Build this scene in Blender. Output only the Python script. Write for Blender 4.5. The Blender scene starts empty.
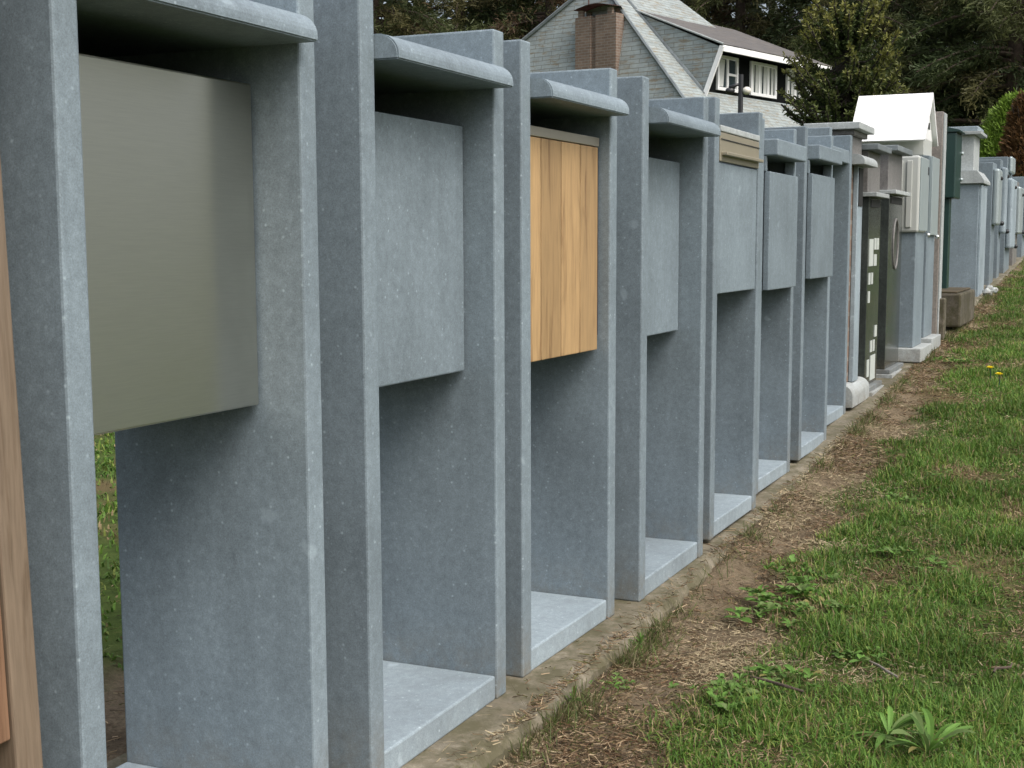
import bpy, bmesh, math, random
import numpy as np
from mathutils import Vector, Matrix

random.seed(7)
rng = np.random.default_rng(11)
SC = bpy.context.scene
COL = SC.collection
A = math.radians(24.3)                       # heading of the row, measured from +Y
U = np.array([math.sin(A), math.cos(A)])     # along the row, away from the camera
N = np.array([math.cos(A), -math.sin(A)])    # out of the row, towards the lawn
ROWZ = math.pi / 2 - A


def xy(s, t):
    return (s * U[0] + t * N[0], s * U[1] + t * N[1])


def rise(s):
    s = np.asarray(s, float)
    x = np.clip(s - 4.4, 0, 22)
    return 0.052 * (x - 0.35 * (1 - np.exp(-x / 0.35)))


# ------------------------------------------------------------------ materials
def newmat(name):
    m = bpy.data.materials.new(name)
    m.use_nodes = True
    nt = m.node_tree
    b = nt.nodes['Principled BSDF']
    return m, nt, b


def nd(nt, kind, **kw):
    n = nt.nodes.new(kind)
    for k, v in kw.items():
        if k in n.inputs:
            n.inputs[k].default_value = v
        else:
            setattr(n, k, v)
    return n


def ramp(nt, src, stops):
    r = nt.nodes.new('ShaderNodeValToRGB')
    while len(r.color_ramp.elements) < len(stops):
        r.color_ramp.elements.new(0.5)
    for e, (p, c) in zip(r.color_ramp.elements, stops):
        e.position = p
        e.color = (c, c, c, 1) if isinstance(c, (int, float)) else (*c, 1)
    nt.links.new(src, r.inputs[0])
    return r.outputs[0]


def mix(nt, fac, a, b, mode='MIX'):
    m = nt.nodes.new('ShaderNodeMix')
    m.data_type = 'RGBA'
    m.blend_type = mode
    for sock, v in ((m.inputs[0], fac), (m.inputs[6], a), (m.inputs[7], b)):
        if isinstance(v, (int, float)):
            sock.default_value = v
        elif isinstance(v, tuple):
            sock.default_value = (*v, 1)
        else:
            nt.links.new(v, sock)
    return m.outputs[2]


def noise(nt, vec, scale, detail=4, rough=0.55):
    n = nd(nt, 'ShaderNodeTexNoise', Scale=scale, Detail=detail, Roughness=rough)
    nt.links.new(vec, n.inputs['Vector'])
    return n.outputs['Fac']


def pos(nt):
    return nt.nodes.new('ShaderNodeNewGeometry').outputs['Position']


def objco(nt, scale=(1, 1, 1)):
    t = nt.nodes.new('ShaderNodeTexCoord').outputs['Object']
    mp = nd(nt, 'ShaderNodeMapping')
    mp.inputs['Scale'].default_value = scale
    nt.links.new(t, mp.inputs['Vector'])
    return mp.outputs['Vector']


def bump(nt, b, h, strength, dist=0.004):
    n = nd(nt, 'ShaderNodeBump', Strength=strength, Distance=dist)
    nt.links.new(h, n.inputs['Height'])
    nt.links.new(n.outputs[0], b.inputs['Normal'])


def stone_mat(name, c, var=0.12, fleck=0.5, rough=0.6, grain=0.35, splash=.8):
    m, nt, b = newmat(name)
    p = pos(nt)
    lo = tuple(x * (1 - var * 1.5) for x in c)
    hi = tuple(min(1, x * (1 + var * 1.6)) for x in c)
    big = ramp(nt, noise(nt, p, 3.2, 6, .62), [(.3, lo), (.5, c), (.72, hi)])
    mid = ramp(nt, noise(nt, p, 62, 9, .8), [(.3, 1 - grain * .75), (.52, 1.0), (.75, 1 + grain)])
    k = mix(nt, 1.0, big, mid, 'MULTIPLY')
    fine = ramp(nt, noise(nt, p, 420, 3, .8), [(.3, .7), (.7, 1.3)])
    k = mix(nt, .8, k, fine, 'MULTIPLY')
    # pale fossil flecks
    v = nd(nt, 'ShaderNodeTexVoronoi', Scale=75.0, Randomness=1.0)
    nt.links.new(p, v.inputs['Vector'])
    d = ramp(nt, v.outputs['Distance'], [(.05, 1.0), (.24, 0.0)])
    sel = ramp(nt, v.outputs['Color'], [(.62, 0.0), (.8, 1.0)])
    f = mix(nt, 1.0, d, sel, 'MULTIPLY')
    k = mix(nt, mix(nt, 1.0, f, (fleck,) * 3, 'MULTIPLY'), k, tuple(min(1, x * 2.3 + .06) for x in c))
    v3 = nd(nt, 'ShaderNodeTexVoronoi', Scale=150.0, Randomness=1.0)
    v3n = nd(nt, 'ShaderNodeMapping'); v3n.inputs['Rotation'].default_value = (.6, .4, .9); v3n.inputs['Scale'].default_value = (1, .45, .8)
    nt.links.new(p, v3n.inputs[0]); nt.links.new(v3n.outputs[0], v3.inputs['Vector'])
    f3 = mix(nt, 1.0, ramp(nt, v3.outputs['Distance'], [(.08, 1.0), (.3, 0.0)]), ramp(nt, v3.outputs['Color'], [(.55, 0.0), (.8, 1.0)]), 'MULTIPLY')
    k = mix(nt, mix(nt, 1.0, f3, (fleck * .6,) * 3, 'MULTIPLY'), k, tuple(min(1, x * 1.7 + .03) for x in c))
    # rare larger shell marks
    wv = nd(nt, 'ShaderNodeTexVoronoi', Scale=6.5, Randomness=1.0)
    wn = nd(nt, 'ShaderNodeTexNoise', Scale=24.0, Detail=3.0)
    nt.links.new(p, wn.inputs['Vector'])
    nt.links.new(mix(nt, .06, p, wn.outputs['Color'], 'ADD'), wv.inputs['Vector'])
    d2 = ramp(nt, wv.outputs['Distance'], [(.05, 1.0), (.1, 0.0)])
    k = mix(nt, mix(nt, 1.0, d2, (fleck * .55,) * 3, 'MULTIPLY'), k, tuple(min(1, x * 1.9 + .05) for x in c))
    st = ramp(nt, noise(nt, objco(nt, (17, 17, .9)), 1.0, 5, .65), [(.3, .90), (.55, 1.0), (.75, 1.07)])
    k = mix(nt, .9, k, st, 'MULTIPLY')
    oi = nt.nodes.new('ShaderNodeObjectInfo')
    k = mix(nt, 1.0, k, ramp(nt, oi.outputs['Random'], [(0, .91), (1, 1.08)]), 'MULTIPLY')
    oz = nd(nt, 'ShaderNodeSeparateXYZ'); nt.links.new(nt.nodes.new('ShaderNodeTexCoord').outputs['Object'], oz.inputs[0])
    low = ramp(nt, oz.outputs['Z'], [(.0, splash), (.035, splash * .5), (.16, 0.)])
    sp = mix(nt, 1.0, low, ramp(nt, noise(nt, p, 21, 7, .75), [(.38, 0.), (.62, 1.)]), 'MULTIPLY')
    k = mix(nt, sp, k, (.17, .145, .10))
    nt.links.new(k, b.inputs['Base Color'])
    b.inputs['Roughness'].default_value = rough
    b.inputs['Specular IOR Level'].default_value = .35
    bump(nt, b, mid, .12, .002)
    return m


M = {}
M['stone'] = stone_mat('bluestone', (.186, .231, .260), fleck=.5, grain=.30, var=.11)
M['stone_dull'] = stone_mat('dull_bluestone', (.17, .195, .205), var=.18)
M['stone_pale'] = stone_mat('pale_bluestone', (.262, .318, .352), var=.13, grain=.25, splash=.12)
M['stone_light'] = stone_mat('light_grey_stone', (.36, .39, .39), var=.1, fleck=.2)
M['granite_dark'] = stone_mat('dark_granite', (.048, .056, .052), var=.25, fleck=.12, rough=.17, grain=.5)
M['granite_mid'] = stone_mat('grey_granite', (.17, .165, .16), var=.15, fleck=.2, rough=.5, grain=.5)
M['granite_tan'] = stone_mat('tan_granite', (.245, .222, .20), var=.12, fleck=.2, rough=.5, grain=.5)



def moss_concrete(name, c, moss, lo, hi, sc):
    m = stone_mat(name, c, var=.3, fleck=.12, rough=.95, grain=.7)
    nt = m.node_tree
    b = nt.nodes['Principled BSDF']
    src = b.inputs['Base Color'].links[0].from_socket
    g = nt.nodes.new('ShaderNodeNewGeometry')
    sx = nd(nt, 'ShaderNodeSeparateXYZ')
    nt.links.new(g.outputs['True Normal'], sx.inputs[0])
    n = ramp(nt, noise(nt, g.outputs['Position'], sc, 7, .75), [(lo, 0.), (hi, .9)])
    nt.links.new(mix(nt, n, src, moss), b.inputs['Base Color'])
    return m


M['moss'] = moss_concrete('mossy_concrete', (.105, .092, .072), (.05, .047, .02), .4, .6, 9)
M['concrete'] = moss_concrete('footing_concrete', (.235, .21, .16), (.085, .078, .042), .40, .58, 9)
M['soil'] = moss_concrete('moss_and_soil', (.10, .075, .05), (.05, .045, .02), .4, .6, 20)


def plain(name, c, rough=.5, metal=0., spec=.5, var=.08, scale=12):
    m, nt, b = newmat(name)
    n = noise(nt, pos(nt), scale, 5, .6)
    k = ramp(nt, n, [(.3, tuple(x * (1 - var) for x in c)), (.7, tuple(min(1, x * (1 + var)) for x in c))])
    nt.links.new(k, b.inputs['Base Color'])
    b.inputs['Roughness'].default_value = rough
    b.inputs['Metallic'].default_value = metal
    b.inputs['Specular IOR Level'].default_value = spec
    return m


def brushed(name, c, rough):
    m, nt, b = newmat(name)
    v = objco(nt, (7, 7, 170))
    n = noise(nt, v, 3, 4, .6)
    nt.links.new(ramp(nt, n, [(.25, tuple(x * .95 for x in c)), (.75, tuple(x * 1.04 for x in c))]), b.inputs['Base Color'])
    r = ramp(nt, noise(nt, objco(nt, (2, 2, 90)), 4, 3), [(.3, rough * .96), (.7, rough * 1.04)])
    nt.links.new(r, b.inputs['Roughness'])
    b.inputs['Metallic'].default_value = 1.0
    return m


M['steel'] = brushed('brushed_steel', (.67, .64, .56), .31)
_nt = M['steel'].node_tree
_tg = nd(_nt, 'ShaderNodeTangent', direction_type='RADIAL', axis='Z')
_nt.links.new(_tg.outputs[0], _nt.nodes['Principled BSDF'].inputs['Tangent'])
_nt.nodes['Principled BSDF'].inputs['Anisotropic'].default_value = .95
_nt.nodes['Principled BSDF'].inputs['Anisotropic Rotation'].default_value = .25
M['steel_tan'] = plain('tan_metal', (.33, .30, .225), .4, .35, var=.05)
M['strip_metal'] = plain('strip_metal', (.36, .335, .28), .42, .5, var=.05)
M['white_paint'] = plain('white_paint', (.85, .86, .86), .35, var=.02)
M['cream_paint'] = plain('cream_paint', (.47, .49, .465), .4, var=.03)
M['pale_metal'] = plain('pale_metal', (.36, .42, .43), .4, .3, var=.05)
M['black'] = plain('black_opening', (.012, .012, .012), .7)
M['dark_metal'] = plain('dark_metal', (.04, .042, .045), .45, .5)
M['navy'] = plain('navy_paint', (.012, .018, .04), .35)
M['dark_green'] = plain('dark_green_paint', (.018, .045, .04), .35)
M['sticker'] = plain('sticker_paper', (.48, .52, .49), .5, var=.04)
M['knob'] = plain('knob_metal', (.6, .62, .62), .3, .8)
M['rust'] = plain('rusty_sheet', (.10, .05, .038), .8, var=.4, scale=5)
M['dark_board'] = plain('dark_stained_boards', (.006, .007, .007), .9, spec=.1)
M['curtain'] = plain('curtain', (.55, .57, .55), .8)
M['bulb'] = plain('white_plastic', (.72, .70, .62), .4)
M['yellow'] = plain('dandelion_yellow', (.86, .72, .03), .6)


def glass():
    m, nt, b = newmat('window_glass')
    b.inputs['Base Color'].default_value = (.03, .045, .05, 1)
    b.inputs['Roughness'].default_value = .08
    return m


M['glass'] = glass()


def wood(name, c, dark, vec_scale=(9, 9, .55), contrast=False, rough=.55):
    m, nt, b = newmat(name)
    v = objco(nt, vec_scale)
    g = nt.nodes.new('ShaderNodeNewGeometry')
    rp = g.outputs['Random Per Island']
    off = nd(nt, 'ShaderNodeVectorMath', operation='MULTIPLY_ADD')
    cx = nd(nt, 'ShaderNodeCombineXYZ')
    nt.links.new(rp, cx.inputs[0]); nt.links.new(rp, cx.inputs[1])
    nt.links.new(cx.outputs[0], off.inputs[0])
    off.inputs[1].default_value = (37, 53, 0)
    nt.links.new(v, off.inputs[2])
    vv = off.outputs[0]
    w1 = nd(nt, 'ShaderNodeTexNoise', Scale=6.0, Detail=7.0, Roughness=.65, Distortion=.7)
    nt.links.new(vv, w1.inputs['Vector'])
    w2 = nd(nt, 'ShaderNodeTexNoise', Scale=28.0, Detail=3.0, Roughness=.6)
    nt.links.new(vv, w2.inputs['Vector'])
    k = ramp(nt, w1.outputs['Fac'], [(.3, dark), (.47, c), (.75, tuple(x * 1.12 for x in c))])
    f = ramp(nt, w2.outputs['Fac'], [(.3, .75), (.6, 1.08)])
    k = mix(nt, .7, k, f, 'MULTIPLY')
    isl = ramp(nt, rp, [(0, .62 if contrast else .84), (1, 1.2)])
    if contrast:
        ox = nd(nt, 'ShaderNodeSeparateXYZ'); nt.links.new(nt.nodes.new('ShaderNodeTexCoord').outputs['Object'], ox.inputs[0])
        pl = nd(nt, 'ShaderNodeMath', operation='MULTIPLY_ADD'); pl.inputs[1].default_value = 1 / .442; pl.inputs[2].default_value = -.052 / .442
        nt.links.new(ox.outputs[0], pl.inputs[0])
        isl = ramp(nt, pl.outputs[0], [(0, 1.15), (.25, .86), (.5, 1.1), (.75, .92)])
        for nn in nt.nodes:
            if nn.type == 'VALTORGB' and nn.outputs[0] == isl:
                nn.color_ramp.interpolation = 'CONSTANT'
    k = mix(nt, 1.0, k, isl, 'MULTIPLY')
    nt.links.new(k, b.inputs['Base Color'])
    b.inputs['Roughness'].default_value = rough
    bump(nt, b, w2.outputs['Fac'], .15, .002)
    return m


M['wood_gold'] = wood('golden_oak', (.375, .245, .118), (.165, .088, .038), vec_scale=(5, 5, .42), contrast=True)
M['wood_post'] = wood('weathered_larch', (.18, .135, .095), (.11, .075, .048))
M['wood_cedar'] = wood('red_cedar', (.235, .135, .08), (.15, .08, .045))


def brick(name, c1, c2, mortar, w, h, uv=False, msize=.01):
    m, nt, b = newmat(name)
    if uv:
        v = nt.nodes.new('ShaderNodeUVMap').outputs[0]
    else:
        o = nt.nodes.new('ShaderNodeTexCoord').outputs['Object']
        s = nd(nt, 'ShaderNodeSeparateXYZ'); nt.links.new(o, s.inputs[0])
        ad = nd(nt, 'ShaderNodeMath', operation='ADD')
        nt.links.new(s.outputs[0], ad.inputs[0]); nt.links.new(s.outputs[1], ad.inputs[1])
        cb = nd(nt, 'ShaderNodeCombineXYZ')
        nt.links.new(ad.outputs[0], cb.inputs[0]); nt.links.new(s.outputs[2], cb.inputs[1])
        v = cb.outputs[0]
    t = nd(nt, 'ShaderNodeTexBrick')
    t.inputs['Scale'].default_value = 1.0
    t.inputs['Brick Width'].default_value = w
    t.inputs['Row Height'].default_value = h
    t.inputs['Mortar Size'].default_value = msize
    t.inputs['Color1'].default_value = (*c1, 1)
    t.inputs['Color2'].default_value = (*c2, 1)
    t.inputs['Mortar'].default_value = (*mortar, 1)
    nt.links.new(v, t.inputs['Vector'])
    k = t.outputs['Color']
    g = ramp(nt, noise(nt, pos(nt), 4, 6, .7), [(.3, .75), (.7, 1.2)])
    k = mix(nt, .8, k, g, 'MULTIPLY')
    return m, nt, b, k, t, v


mb, nt_, b_, k_, t_, _v = brick('brick_wall', (.205, .145, .11), (.155, .108, .082), (.22, .195, .165), .22, .075)
nt_.links.new(k_, b_.inputs['Base Color']); b_.inputs['Roughness'].default_value = .9
M['brick'] = mb


def shingle(name, c1, c2, gap, lichen=None, w=.62, h=.125):
    m, nt, b, k, t, v = brick(name, c1, c2, gap, w, h, uv=True, msize=.009)
    if lichen:
        # rusty lichen dashes that hang along the courses
        mp = nd(nt, 'ShaderNodeMapping'); mp.inputs['Scale'].default_value = (1.4, 8, 1)
        nt.links.new(v, mp.inputs[0])
        n1 = ramp(nt, noise(nt, mp.outputs[0], 1.4, 6, .75), [(.52, 0.), (.62, .9)])
        k = mix(nt, n1, k, lichen)
        n2 = ramp(nt, noise(nt, v, .7, 5, .6), [(.5, 0.), (.72, .2)])
        k = mix(nt, n2, k, tuple(x * 1.2 for x in lichen))
    nt.links.new(k, b.inputs['Base Color'])
    b.inputs['Roughness'].default_value = .75
    bump(nt, b, t.outputs['Fac'], -.5, .02)
    return m


M['shingle'] = shingle('pale_roof_shingles', (.295, .338, .338), (.25, .288, .288), (.145, .155, .15), (.19, .155, .10))
M['slate'] = shingle('dark_roof_slates', (.14, .133, .128), (.10, .096, .095), (.045, .045, .045), (.13, .11, .085))


def leafmat(name, transl=.25, rough=.55):
    m, nt, b = newmat(name)
    a = nd(nt, 'ShaderNodeAttribute', attribute_name='Col')
    nt.links.new(a.outputs['Color'], b.inputs['Base Color'])
    b.inputs['Roughness'].default_value = rough
    b.inputs['Specular IOR Level'].default_value = .25
    tr = nd(nt, 'ShaderNodeBsdfTranslucent')
    nt.links.new(a.outputs['Color'], tr.inputs['Color'])
    mx = nd(nt, 'ShaderNodeMixShader'); mx.inputs[0].default_value = transl
    out = nt.nodes['Material Output']
    nt.links.new(b.outputs[0], mx.inputs[1]); nt.links.new(tr.outputs[0], mx.inputs[2])
    nt.links.new(mx.outputs[0], out.inputs['Surface'])
    return m


M['leaf'] = leafmat('foliage')
M['blade'] = leafmat('grass_blades', .3)
M['straw'] = leafmat('dry_straw', .1, .8)
M['bark'] = plain('bark', (.075, .055, .042), .95, var=.4, scale=8)
M['bark_dark'] = plain('dark_bark', (.03, .026, .02), .95, var=.4, scale=8)


# ------------------------------------------------------------------ mesh helpers
def link(name, bm, m, parent=None, smooth=False):
    me = bpy.data.meshes.new(name)
    bm.normal_update()
    bm.to_mesh(me); bm.free()
    ms = m if isinstance(m, (list, tuple)) else [m]
    for q in ms:
        me.materials.append(M[q])
    if smooth:
        for p in me.polygons:
            p.use_smooth = True
    o = bpy.data.objects.new(name, me)
    COL.objects.link(o)
    if parent:
        o.parent = parent
    return o


def box(bm, x0, x1, y0, y1, z0, z1, bev=.004, seg=2, mi=0):
    t = bmesh.new()
    bmesh.ops.create_cube(t, size=1)
    for v in t.verts:
        v.co = Vector(((x0 + x1) / 2 + v.co.x * (x1 - x0), (y0 + y1) / 2 + v.co.y * (y1 - y0), (z0 + z1) / 2 + v.co.z * (z1 - z0)))
    if bev:
        bmesh.ops.bevel(t, geom=t.edges[:], offset=bev, segments=seg, affect='EDGES', profile=.5)
    for f in t.faces:
        f.material_index = mi
    merge(bm, t)
    return bm


def merge(bm, t):
    me = bpy.data.meshes.new('tmp')
    t.to_mesh(me); t.free()
    bm.from_mesh(me)
    bpy.data.meshes.remove(me)


def one(*a, **k):
    return box(bmesh.new(), *a, **k)


def prism_x(bm, prof, x0, x1, bev=0):
    """profile of (y,z) points swept along x"""
    t = bmesh.new()
    n = len(prof)
    a = [t.verts.new((x0, y, z)) for y, z in prof]
    b = [t.verts.new((x1, y, z)) for y, z in prof]
    t.faces.new(a); t.faces.new(b[::-1])
    for i in range(n):
        j = (i + 1) % n
        t.faces.new((a[j], a[i], b[i], b[j]))
    bmesh.ops.recalc_face_normals(t, faces=t.faces[:])
    if bev:
        es = [e for e in t.edges if e.calc_face_angle(0) > .6]
        bmesh.ops.bevel(t, geom=es, offset=bev, segments=2, affect='EDGES')
    merge(bm, t)
    return bm


def tube(bm, pts, radii, n=8):
    t = bmesh.new()
    rings = []
    P = [Vector(p) for p in pts]
    for i, p in enumerate(P):
        d = (P[min(i + 1, len(P) - 1)] - P[max(i - 1, 0)]).normalized()
        a = d.orthogonal().normalized()
        if i:
            a = (pa - d * pa.dot(d)).normalized()
        pa = a
        b = d.cross(a)
        rings.append([t.verts.new(p + (a * math.cos(k * 2 * math.pi / n) + b * math.sin(k * 2 * math.pi / n)) * radii[i]) for k in range(n)])
    for r0, r1 in zip(rings, rings[1:]):
        for k in range(n):
            t.faces.new((r0[k], r0[(k + 1) % n], r1[(k + 1) % n], r1[k]))
    t.faces.new(rings[0][::-1]); t.faces.new(rings[-1])
    merge(bm, t)
    return bm


def ball(bm, c, r, sx=1, sy=1, sz=1, seg=16):
    t = bmesh.new()
    bmesh.ops.create_uvsphere(t, u_segments=seg, v_segments=seg // 2, radius=r)
    for v in t.verts:
        v.co = Vector((v.co.x * sx + c[0], v.co.y * sy + c[1], v.co.z * sz + c[2]))
    merge(bm, t)
    return bm


def thing(name, label, cat, loc, rotz=0., group=None, rot=None):
    o = bpy.data.objects.new(name, None)
    o.empty_display_size = .1
    COL.objects.link(o)
    o.location = loc
    o.rotation_euler = rot if rot else (0, 0, rotz)
    tag(o, label, cat, group)
    return o


def tag(o, label, cat, group=None):
    o['label'] = label
    o['category'] = cat
    if group:
        o['group'] = group
    return o


def kind(o, k):
    o['kind'] = k
    return o


def quads(name, V, cols, m, parent=None, tri_tip=False):
    """V: (n,4,3) quads; cols: (n,3)"""
    n = len(V)
    me = bpy.data.meshes.new(name)
    me.vertices.add(n * 4)
    me.vertices.foreach_set('co', V.reshape(-1).astype(np.float32))
    me.loops.add(n * 4)
    me.loops.foreach_set('vertex_index', np.arange(n * 4, dtype=np.int32))
    me.polygons.add(n)
    me.polygons.foreach_set('loop_start', np.arange(0, n * 4, 4, dtype=np.int32))
    me.polygons.foreach_set('loop_total', np.full(n, 4, dtype=np.int32))
    c = me.color_attributes.new('Col', 'FLOAT_COLOR', 'POINT')
    cc = np.ones((n, 4, 4), np.float32)
    cc[:, :, :3] = cols[:, None, :]
    c.data.foreach_set('color', cc.reshape(-1))
    me.update(calc_edges=True)
    me.materials.append(M[m])
    o = bpy.data.objects.new(name, me)
    COL.objects.link(o)
    if parent:
        o.parent = parent
    return o


def norm(v):
    return v / np.maximum(np.linalg.norm(v, axis=-1, keepdims=True), 1e-9)


def leafquads(c, d, L, W, r, flat=None):
    n = len(c)
    s = norm(np.cross(d, r.normal(size=(n, 3)))) if flat is None else norm(np.cross(d, flat))
    L = np.asarray(L).reshape(-1, 1) * np.ones((n, 1)); W = np.asarray(W).reshape(-1, 1) * np.ones((n, 1))
    V = np.empty((n, 4, 3))
    V[:, 0] = c - s * W * .35
    V[:, 1] = c + s * W * .35
    V[:, 2] = c + d * L + s * W * .22
    V[:, 3] = c + d * L - s * W * .22
    mid = d * L * .5
    V[:, 1] += mid * .3
    return V


# ------------------------------------------------------------------ value noise (for ground and scatter)
_tab = rng.random((256, 256))


def vnoise(x, y):
    xi = np.floor(x).astype(int); yi = np.floor(y).astype(int)
    fx = x - xi; fy = y - yi
    fx = fx * fx * (3 - 2 * fx); fy = fy * fy * (3 - 2 * fy)
    g = lambda a, b: _tab[a % 256, b % 256]
    return (g(xi, yi) * (1 - fx) + g(xi + 1, yi) * fx) * (1 - fy) + (g(xi, yi + 1) * (1 - fx) + g(xi + 1, yi + 1) * fx) * fy


def fbm(x, y, o=4):
    v = 0; a = .5
    for i in range(o):
        v = v + a * vnoise(x * 2 ** i + 17 * i, y * 2 ** i + 31 * i); a *= .5
    return v


def grass_edge(s):
    return np.interp(s, [0, 1.5, 2.3, 2.73, 3.2, 3.5, 3.8, 4.2, 4.9, 5.5, 5.9, 6.4, 6.8, 8, 9.9, 12, 14, 20, 60],
                     [-.66, -.74, -.82, -.80, -.75, -.80, -.86, -.88, -.93, -.95, -.93, -.87, -.95, -.99, -1.03, -1.08, -1.12, -1.20, -1.3])


def grass_mask(s, t):
    """0 bare earth .. 1 lawn"""
    w = (fbm(s * 3.2, t * 3.2) - .47) * .5 + (vnoise(s * 9, t * 9) - .5) * .1
    front = np.clip((t - grass_edge(s) + w * .7 + .04) / .16, 0, 1)
    back = np.clip((-1.98 - t + w * .5) / .12, 0, 1)
    return np.maximum(front, back)


def dry_mask(s, t):
    return np.clip((fbm(s * 2.2 + 40, t * 3.4 + 9, 5) - .50) * 5, 0, 1)


def strip_edge(s):
    return np.interp(s, [0, 2.4, 3.0, 3.5, 4.2, 5, 8, 12, 22], [-1.0, -1.015, -1.025, -1.04, -1.065, -1.09, -1.11, -1.13, -1.15])


def ground_z(s, t):
    g = grass_mask(s, t)
    near = np.exp(-((s - 7) / 14) ** 2 - ((t + .5) / 5) ** 2)
    z = rise(s) - .05 + .02 * g
    z = z + near * ((fbm(s * 2, t * 2) - .47) * .05 + (1 - g) * (fbm(s * 14, t * 14) - .47) * .022)
    # earth heaped against the concrete, none under the stands
    e = strip_edge(s)
    heap = np.clip((s - 2.9) / 1.2, .25, 1) * np.clip(1 - (t - e) / .16, 0, 1) * (t > e - .02)
    z = z * (1 - heap) + (rise(s) - .006 + near * (fbm(s * 11 + 5, t * 11) - .5) * .02) * heap
    under = (t < e - .02) & (t > -1.62)
    z = np.where(under, rise(s) - .09, z)
    return z


# ------------------------------------------------------------------ ground
def build_ground():
    gs = np.concatenate([np.array([-400, -200, -100, -50, -25, -12, -6, -3, -1.5]), np.arange(-.6, 1.2, .12), np.arange(1.2, 12, .03),
                         np.arange(12, 22, .08), np.arange(22, 32, .5), np.array([34, 38, 45, 60, 90, 150, 280, 500])])
    gt = np.concatenate([np.array([-500, -250, -120, -70, -40, -25, -16, -10, -7, -5.5]), np.arange(-4.5, -2, .1), np.arange(-2, .2, .025),
                         np.arange(.2, 2, .12), np.array([2.4, 3, 4, 6, 9, 14, 25, 45, 90, 200, 450])])
    S, T = np.meshgrid(gs, gt, indexing='ij')
    Z = ground_z(S, T)
    X = S * U[0] + T * N[0]; Y = S * U[1] + T * N[1]
    V = np.stack([X, Y, Z], -1).reshape(-1, 3)
    a, b = S.shape
    idx = np.arange(a * b).reshape(a, b)
    F = np.stack([idx[:-1, :-1], idx[1:, :-1], idx[1:, 1:], idx[:-1, 1:]], -1).reshape(-1, 4)[:, ::-1]
    me = bpy.data.meshes.new('ground')
    me.vertices.add(len(V)); me.vertices.foreach_set('co', V.reshape(-1).astype(np.float32))
    me.loops.add(F.size); me.loops.foreach_set('vertex_index', F.reshape(-1).astype(np.int32))
    me.polygons.add(len(F))
    me.polygons.foreach_set('loop_start', np.arange(0, F.size, 4, dtype=np.int32))
    me.polygons.foreach_set('loop_total', np.full(len(F), 4, dtype=np.int32))
    at = me.attributes.new('lawn', 'FLOAT', 'POINT')
    at.data.foreach_set('value', grass_mask(S, T).reshape(-1).astype(np.float32))
    ad = me.attributes.new('dry', 'FLOAT', 'POINT')
    ad.data.foreach_set('value', dry_mask(S, T).reshape(-1).astype(np.float32))
    me.update(calc_edges=True)
    for p in me.polygons:
        p.use_smooth = True
    m, nt, bs = newmat('lawn_and_earth')
    p = pos(nt)
    earth = ramp(nt, noise(nt, p, 7, 8, .72), [(.25, (.065, .048, .032)), (.42, (.125, .096, .062)), (.56, (.19, .15, .10)), (.66, (.12, .108, .058)), (.8, (.29, .235, .16))])
    grit = ramp(nt, noise(nt, p, 120, 4, .75), [(.3, .6), (.7, 1.4)])
    earth = mix(nt, .9, earth, grit, 'MULTIPLY')
    turf = ramp(nt, noise(nt, p, 16, 6, .7), [(.3, (.035, .052, .014)), (.55, (.065, .10, .024)), (.75, (.11, .11, .04))])
    lw = nd(nt, 'ShaderNodeAttribute', attribute_name='lawn').outputs['Fac']
    dr = nd(nt, 'ShaderNodeAttribute', attribute_name='dry').outputs['Fac']
    turf = mix(nt, dr, turf, (.13, .10, .05))
    nt.links.new(mix(nt, lw, earth, turf), bs.inputs['Base Color'])
    bs.inputs['Roughness'].default_value = .95
    bs.inputs['Specular IOR Level'].default_value = .1
    bump(nt, bs, grit, .6, .01)
    me.materials.append(m)
    o = bpy.data.objects.new('ground', me); COL.objects.link(o)
    kind(o, 'structure')


build_ground()


def build_strip():
    """the cast concrete footing the stands are set on"""
    bm = bmesh.new()
    ss = np.concatenate([np.arange(-1.0, 1.5, .1), np.arange(1.5, 8, .02), np.arange(8, 22.01, .08)])
    rows = []
    for s in ss:
        e = float(strip_edge(s)) + (float(fbm(np.array(s * 4.), np.array(4.))) - .47) * .018 + (float(fbm(np.array(s * 22.), np.array(9.))) - .47) * .03
        e += random.uniform(-.005, .005)
        z = float(rise(s))
        prof = [(-1.62, z - .14), (-1.62, z - .001), (-1.3, z), (e - .035, z), (e - .012, z - .007), (e, z - .025), (e + .004, z - .14)]
        rows.append([bm.verts.new((*xy(s, t), zz)) for t, zz in prof])
    for r0, r1 in zip(rows, rows[1:]):
        for k in range(len(r0) - 1):
            bm.faces.new((r0[k], r0[k + 1], r1[k + 1], r1[k]))
    bm.faces.new(rows[0]); bm.faces.new(rows[-1][::-1])
    bmesh.ops.recalc_face_normals(bm, faces=bm.faces[:])
    kind(link('concrete_strip', bm, 'concrete'), 'structure')


build_strip()


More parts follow.
